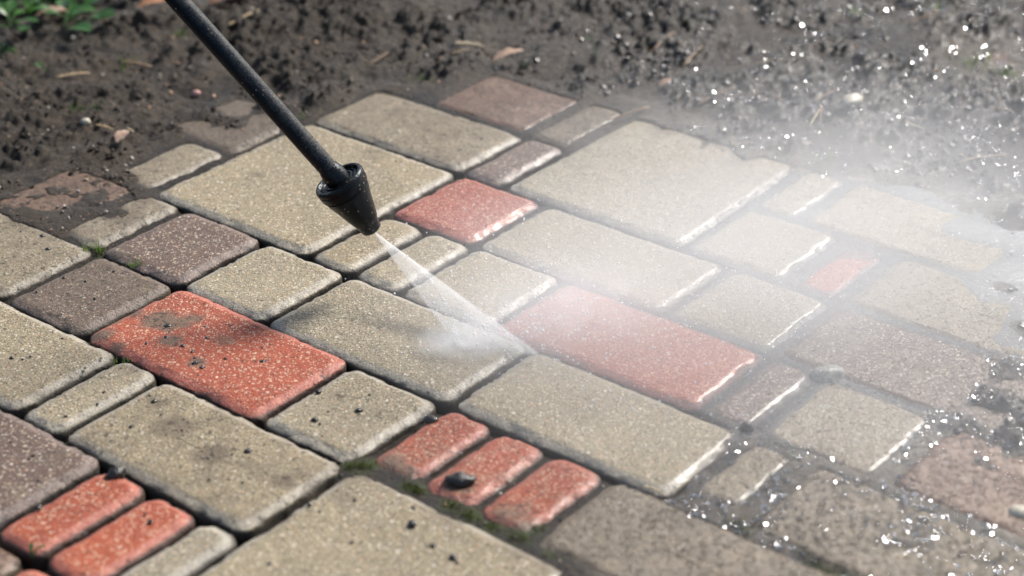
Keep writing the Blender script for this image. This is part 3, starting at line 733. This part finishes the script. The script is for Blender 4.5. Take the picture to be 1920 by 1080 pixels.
GT = [(.42, .34, .24), (.36, .17, .08), (.5, .46, .4), (.3, .26, .2), (.45, .25, .12), (.25, .2, .16)]
scatter('gravel', 2600, .0008, .0032, lambda x, y, z, w, mm, px, py: (mm > .25) & (py < 560), attr_mat('gravel_stone', .45), 2, .8, 'tiny pale and orange gravel grains strewn over the mud', 'gravel', tint=GT, lift=.3, rough=.15)
scatter('joint_grit', 5000, .0006, .0022, lambda x, y, z, w, mm, px, py: (mm <= .4) & (z > -.012) & (z < .002) & (~inpv(x, y)), attr_mat('grit', .5), 1, .8, 'fine grit washed into the joints', 'grit', tint=GT+[(.05, .045, .04)]*5, lift=.2)

# droplets standing on the wet stones and mud
def drop_mat():
    m_, t = mat('water_drop'); s = N(t)
    gl = s.n('ShaderNodeBsdfGlossy'); gl.inputs['Roughness'].default_value = .05
    tr = s.n('ShaderNodeBsdfTransparent'); tr.inputs[0].default_value = (.93, .94, .95, 1)
    fr = s.n('ShaderNodeFresnel'); fr.inputs[0].default_value = 1.33
    mx = s.n('ShaderNodeMixShader'); s.l(fr.outputs[0], mx.inputs[0]); s.l(tr.outputs[0], mx.inputs[1]); s.l(gl.outputs[0], mx.inputs[2])
    s.out(mx.outputs[0]); return m_
M_DROP = drop_mat()
glz = lambda x, y: fbm(x, y, .035, 3, 222)
_bot = lambda px, py: (px > 1000+ (1080-py)*1.1) & (py > 640)
scatter('water_droplets', 62000, .0005, .0034, lambda x, y, z, w, mm, px, py: (w > .6) & (z > -.004) & (glz(x, y) > np.where(_bot(px, py), .40, .49)) & (_bot(px, py) | ((px > 1250) & (py < 330)) | (px > 1820)) , M_DROP, 2, .30, 'glinting water droplets on the wet stones and mud at the right', 'water droplets', lift=.2, rough=.28, asp=.35)
# droplets flying in the mist
def flying():
    VV = []; FF = []; off = 0; V0_, F0_ = ICO[1]
    for i in range(3200):
        t = rng.random()**.6
        if i < 500:
            e = jetA.lerp(jetB, float(rng.random())); p = jt.lerp(e, .2+.8*float(t)); p = p + Vector(rng.normal(0, .004, 3).tolist())
        else:
            q = at(940+rng.normal(0, 60), 650+rng.normal(0, 25)); d = Vector((.9+rng.normal(0, .6), .35+rng.normal(0, .6), 0))
            dd = rng.random()*.22; p = q + d*float(dd) + Vector((0, 0, abs(float(rng.normal(0, .03)))+.002))
        if p.z < .001: p.z = .001
        r = .00025+.0009*rng.random()**3
        VV.append(V0_*r+np.array(p)); FF.append(F0_+off); off += len(V0_)
    o = mesh_obj('spray_droplets', np.concatenate(VV).tolist(), np.concatenate(FF).tolist(), simple_mat('spray_white', (.75, .77, .8), (.8, .8, .8), .2))
    tag(o, 'tiny white droplets thrown up around the jet', 'water droplets', kind='stuff')
flying()

# straw, twigs, leaves
def zat(x, y): return float(mud_height(np.array([x]), np.array([y]))[0][0])
def straw(x0, y0, x1, y1, wpx, m_, name, lab, cat='straw', bend=.0, lift=.002, z0=None):
    a, b = at(x0, y0), at(x1, y1)
    za, zb = (zat(a.x, a.y), zat(b.x, b.y)) if z0 is None else (z0, z0)
    a.z = max(za, -.001)+lift+.001; b.z = max(zb, -.001)+lift+.001
    d = b-a; side = d.cross(Vector((0, 0, 1))).normalized(); n = 10; V = []; F = []
    r = wpx/1900/2
    for i in range(n+1):
        t = i/n; c = a+d*t+side*bend*d.length*math.sin(math.pi*t)+Vector((0, 0, 1))*d.length*.04*math.sin(math.pi*t)
        rr = r*(1-.35*t)*(1 if 0 < i < n else .6)*(1+.15*math.sin(i*2.1+x0))
        for j in range(6):
            an = math.pi*j/3; V.append(tuple(c+side*rr*math.cos(an)+Vector((0, 0, 1))*rr*.6*math.sin(an)))
    for i in range(n):
        for j in range(6):
            j2 = (j+1) % 6; F.append((i*6+j, i*6+j2, (i+1)*6+j2, (i+1)*6+j))
    F += [tuple(range(6))[::-1], tuple(n*6+j for j in range(6))]
    me_o = mesh_obj(name, V, F, m_); tag(me_o, lab, cat); return me_o
M_STRAW = simple_mat('straw', (.42, .30, .16), (.28, .19, .10), .55, 300)
M_TWIG = simple_mat('twig', (.16, .09, .05), (.26, .16, .09), .6, 300)
M_BLOND = simple_mat('dry_stalk', (.50, .40, .24), (.38, .28, .15), .5, 300)
straw(427,68,487,47,9,M_STRAW,'wood_chip','thick tan wood chip in the dark mud right of the lance','wood chip',.03)
straw(105,157,170,146,9,M_STRAW,'wood_chip','tan wood splinter in the mud at upper left','wood chip')
straw(228,122,285,128,9,M_TWIG,'wood_chip','brown bark sliver in the mud left of the lance','wood chip')
straw(852,107,906,98,7,M_BLOND,'straw','pale straw lying by the green speck at top centre')
straw(688,128,740,88,5,M_TWIG,'twig','thin curved brown twig over the dark hollow at the top','twig',.12)
straw(1218,112,1264,74,7,M_TWIG,'twig','short thick twig pointing up right in the mud at top right','twig')
straw(1280,142,1329,99,4,M_STRAW,'straw','thin straw at a steep slant in the wet mud at top right')
straw(1311,201,1376,174,5,M_TWIG,'twig','pinkish twig at the edge of the wet black mud','twig')
straw(1523,212,1563,193,5,M_TWIG,'twig','short reddish twig left of the oval pale stone','twig')
straw(1410,133,1468,136,4,M_BLOND,'straw','flat pale straw in the brown water at the top')
straw(1517,248,1540,223,4,M_BLOND,'straw','short straw crossing another beside the wet clods')
straw(1538,224,1537,246,4,M_TWIG,'twig','tiny upright looking twig next to a short straw','twig')
straw(1683,246,1732,260,5,M_BLOND,'straw','bent pale straw floating above the milky puddle','straw',.1)
straw(1795,313,1889,302,4,M_STRAW,'straw','long thin straw in the wet mud at the right edge')
straw(1855,224,1895,237,4,M_STRAW,'straw','pale straw near the right edge above the puddle')
straw(1700,56,1748,47,6,M_TWIG,'twig','brown twig in the mud near the top right corner','twig')
straw(1137,230,1213,207,4,M_TWIG,'twig','thin wet twig along the gap at the back of the big grey paver','twig',.06)
straw(1190,214,1220,209,4,M_BLOND,'straw','little pale straw at the end of the thin wet twig')
straw(1205,916,1244,930,5,M_BLOND,'twig','pale curved twig in the gap at the end of the long beige paver','twig',-.08,z0=-.001)
straw(180,243,214,252,7,M_STRAW,'straw','short straw in the mud above the buried pavers')
straw(238,243,252,256,5,M_BLOND,'straw','little yellow green straw in the black crumbs left of the lance')
straw(845,130,880,124,4,M_STRAW,'straw','short orange straw beside the crumpled pale leaf')
def leaf_mesh(p, ln, wd, yaw, tilt, curl, fold=.25, ragged=0., seed=0):
    V = []; F = []; n = 10; mC = 6; rr = random.Random(seed)
    for i in range(n+1):
        t = i/n; hw = wd*.5*math.sin(math.pi*min(1, t*.97+.02))**.7*(1+ragged*rr.uniform(-1, .4))
        for j in range(-mC//2, mC//2+1):
            s_ = j/(mC/2); x = t*ln; y = s_*hw; z = curl*ln*math.sin(math.pi*t)*.5 + fold*abs(y) + ragged*rr.uniform(-1, 1)*ln*.08
            V.append(Vector((x, y, z)))
    m1 = mC+1
    for i in range(n):
        for j in range(mC): F.append((i*m1+j, i*m1+j+1, (i+1)*m1+j+1, (i+1)*m1+j))
    M = Matrix.Translation(p) @ Matrix.Rotation(yaw, 4, 'Z') @ Matrix.Rotation(-tilt, 4, 'Y')
    return [tuple(M @ v) for v in V], F
def leaf_mat(name, c1, c2, rough=.4):
    m_, t = mat(name); s = N(t); pos = s.n('ShaderNodeNewGeometry').outputs['Position']
    c = s.mix(s.ramp(s.noise(pos, 120, 4), [(.35, 0.), (.65, 1.)]), c1, c2)
    b = s.bsdf(Base_Color=c, Roughness=rough); tl = s.n('ShaderNodeBsdfTranslucent'); s.l(c, tl.inputs[0])
    mx = s.n('ShaderNodeMixShader'); mx.inputs[0].default_value = .35; s.l(b.outputs[0], mx.inputs[1]); s.l(tl.outputs[0], mx.inputs[2]); s.out(mx.outputs[0]); return m_
M_LEAF = leaf_mat('green_leaf', (.022, .080, .010), (.050, .135, .018))
M_DRY = leaf_mat('dry_leaf', (.52, .25, .12), (.34, .16, .08), .6)
M_PINK = leaf_mat('bleached_leaf', (.50, .36, .27), (.38, .24, .16), .6)
def single_leaf(px, py, ln, wd, yaw, tilt, m_, lab, name='dry_leaf', cat='dry leaf', ragged=.25, curl=.2):
    p = at(px, py); p.z = max(0, zat(p.x, p.y))+.006
    V, F = leaf_mesh(Vector((0, 0, 0)), ln, wd, yaw, tilt, curl, .2, ragged, int(px))
    o = mesh_obj(name, V, F, m_); o.location = p; tag(o, lab, cat); return o
single_leaf(925,126,.042,.020,.45,.15,M_PINK,'crumpled pinkish dry leaf in the mud at top centre')
single_leaf(222,285,.024,.016,1.2,.2,M_PINK,'small pink dry leaf in the mud left of the lance')
single_leaf(262,40,0.062,0.039,.1,.1,M_DRY,'brown dry leaf on the ground left of the lance near the top')
single_leaf(395,22,0.056,0.042,.3,.2,M_DRY,'rusty brown dry leaf right of the lance at the top edge')
single_leaf(430,8,0.050,0.036,-.4,.2,M_DRY,'orange brown dry leaf at the top edge behind the lance')
single_leaf(545,12,0.044,0.027,.9,.3,M_PINK,'pale tan dry leaf at the top edge left of centre')
single_leaf(1690,14,.038,.022,.3,.35,M_PINK,'curled tan dry leaf at the top edge on the right')
single_leaf(70,45,.045,.022,-.2,.2,M_PINK,'pale dry leaf among the green weeds at upper left')
single_leaf(1235,175,.020,.012,.5,.3,M_PINK,'tiny pink leaf scrap by the wet black mud')
def weed(px, py, n, ln, lab, seed, tiltr=(.3, 1.0), name='weed_plant', h=.01, wr=.5):
    rr = random.Random(seed); p = at(px, py); p.z = max(0, zat(p.x, p.y))
    e = bpy.data.objects.new(name, None); e.location = p; col.objects.link(e); tag(e, lab, 'weed')
    sv = []; sf = []
    for i in range(n):
        yaw = rr.uniform(0, 6.28); st = Vector((math.cos(yaw), math.sin(yaw), 0))*rr.uniform(.2, 1.)*ln*.9 + Vector((0, 0, h*rr.uniform(.5, 1.8)))
        L_ = ln*rr.uniform(.6, 1.15)
        V, F = leaf_mesh(st, L_, L_*rr.uniform(wr*.8, wr*1.2), yaw+rr.uniform(-.6, .6), rr.uniform(-.2, .5), rr.uniform(-.1, .3), .25, .03, seed*50+i)
        mesh_obj('leaf', V, F, M_LEAF, e)
        o_ = len(sv); sd_ = Vector((-math.sin(yaw), math.cos(yaw), 0))*.0007
        mid = st*.5+Vector((0, 0, h*.3))
        for q in (Vector((0, 0, 0)), mid, st): sv += [tuple(q-sd_), tuple(q+Vector((0, 0, .0012))), tuple(q+sd_)]
        for a in (0, 3):
            for b, c in ((0, 1), (1, 2), (2, 0)): sf.append((o_+a+b, o_+a+c, o_+a+3+c, o_+a+3+b))
    mesh_obj('stem', sv, sf, M_LEAF, e, smooth=False)
weed(118,60,7,0.046,'low weed with broad green leaves in front of the weed patch at upper left',1,wr=.6)
weed(150,52,5,0.035,'pale green rounded weed right of the broad leaved one',2,wr=.8)
weed(20,68,11,0.035,'green weed at the left edge below the top corner',3)
weed(15,18,14,0.038,'weed clump in the top left corner',4)
weed(60,12,14,0.035,'second weed clump from the top left corner along the top edge',5)
weed(110,18,13,0.032,'weed clump at the top edge above the broad leaved weed',6)
weed(165,5,11,0.030,'weed clump at the top edge between the corner and the lance',7)
weed(210,10,10,0.027,'sparse weed at the top edge nearest the lance on its left',8)
weed(292,3,8,0.030,'small green weed touching the lance at the top edge',9)
weed(88,147,4,.010,'tiny green seedling in the mud at upper left',10,h=.006)
weed(1120,122,2,.013,'tiny seedling with bright green leaves in the mud right of the crumpled leaf',11,name='seedling',h=.012)
weed(1115,5,3,.014,'bright green seedling at the top edge right of centre',12,name='seedling')
weed(5,110,5,.012,'small weed at the left edge above the bare mud',13)
weed(60,1046,3,.007,'tiny green weed in the gap at the bottom left red strips',14,name='seedling',h=.004)
weed(975,125,3,.007,'tiny green sprout beside the crumpled pinkish leaf',15,name='seedling',h=.004)
M_GRASS = leaf_mat('grass_blade', (.10, .20, .03), (.16, .24, .05))
def tuft(px, py, n, ln, lab, seed, spread=.012, z=None, lean=.6):
    rr = random.Random(seed); p = at(px, py); p.z = (max(-.004, zat(p.x, p.y)) if z is None else z)
    V = []; F = []
    for i in range(n):
        yaw = rr.uniform(0, 6.28); b = Vector((rr.gauss(0, spread), rr.gauss(0, spread*.6), 0)); L_ = ln*rr.uniform(.5, 1.2); le = rr.uniform(.2, 1)*lean
        d = Vector((math.cos(yaw), math.sin(yaw), 0)); sd_ = Vector((-d.y, d.x, 0))*.0007
        o_ = len(V)
        for t in (0, .35, .7, 1.): 
            c = b + d*L_*le*t*t + Vector((0, 0, L_*t*(1-.3*le*t))); w_ = 1-t*.9; V += [tuple(c-sd_*w_), tuple(c+sd_*w_)]
        for a in (0, 2, 4): F.append((o_+a, o_+a+1, o_+a+3, o_+a+2))
    o = mesh_obj('grass_tuft', V, F, M_GRASS); o.location = p; tag(o, lab, 'grass tuft')
tuft(178,462,26,.011,'small grass tuft in the gap left of the clean speckled brown paver',1,.006)
tuft(250,492,22,.009,'small grass tuft in the gap above the muddy brown square paver',2,.006)
tuft(226,672,9,.008,'tiny grass tuft at the upper corner of the narrow grey paver at left',3,.004)
tuft(160,215,14,.012,'thin grass blades in the mud below the seedling at upper left',4,.012)
tuft(235,125,16,.014,'thin grass blades between the bark sliver and the lance',5,.012)
tuft(345,72,10,.016,'dull green grass blades just right of the lance near the top',6,.006)
tuft(565,225,6,.012,'lone grass sprout at the corner of the big square beige paver by the lance',7,.003)
tuft(780,150,14,.010,'sparse grass blades in the mud behind the back pavers',8,.01)
tuft(1555,300,14,.014,'grass blades in wet mud left of the milky puddle',9,.008)
tuft(1830,130,30,.014,'grass tuft by the red paver in the top right corner',10,.02)
tuft(1880,150,24,.014,'grass tuft at the right edge near the top',11,.015)
tuft(1490,860,6,.010,'yellow green grass sprout in the silt below the wet grey paver',12,.006)
tuft(1600,35,10,.014,'grass blades in the mud at the top edge on the right',13,.012)
tuft(1760,30,12,.016,'tall thin grass blades near the top right corner',14,.01)
# moss cushions
def moss():
    V = []; F = []; rr = random.Random(5)
    for (a, b, r_) in MOSS:
        p = at(a, b); R_ = r_/1960
        for i in range(int(60+r_*8)):
            x = p.x+rr.gauss(0, R_*.55); y = p.y+rr.gauss(0, R_*.55); uu, vv_ = w2uv(x, y)
            if inpv(np.array([uu*0+x]), np.array([y]))[0] and rr.random() < .9: continue
            z = zat(x, y); yaw = rr.uniform(0, 6.28); L_ = rr.uniform(.0015, .0038); d = Vector((math.cos(yaw), math.sin(yaw), 0)); sd_ = Vector((-d.y, d.x, 0))*.0005
            o_ = len(V); q = Vector((x, y, z-.0005)); V += [tuple(q-sd_), tuple(q+sd_), tuple(q+d*L_*.6+Vector((0, 0, L_)))]; F.append((o_, o_+1, o_+2))
    o = mesh_obj('moss', V, F, leaf_mat('moss_green', (.05, .07, .012), (.11, .12, .03), .8), smooth=False)
    tag(o, 'green moss growing in the gaps between the pavers', 'moss', kind='stuff')
moss()
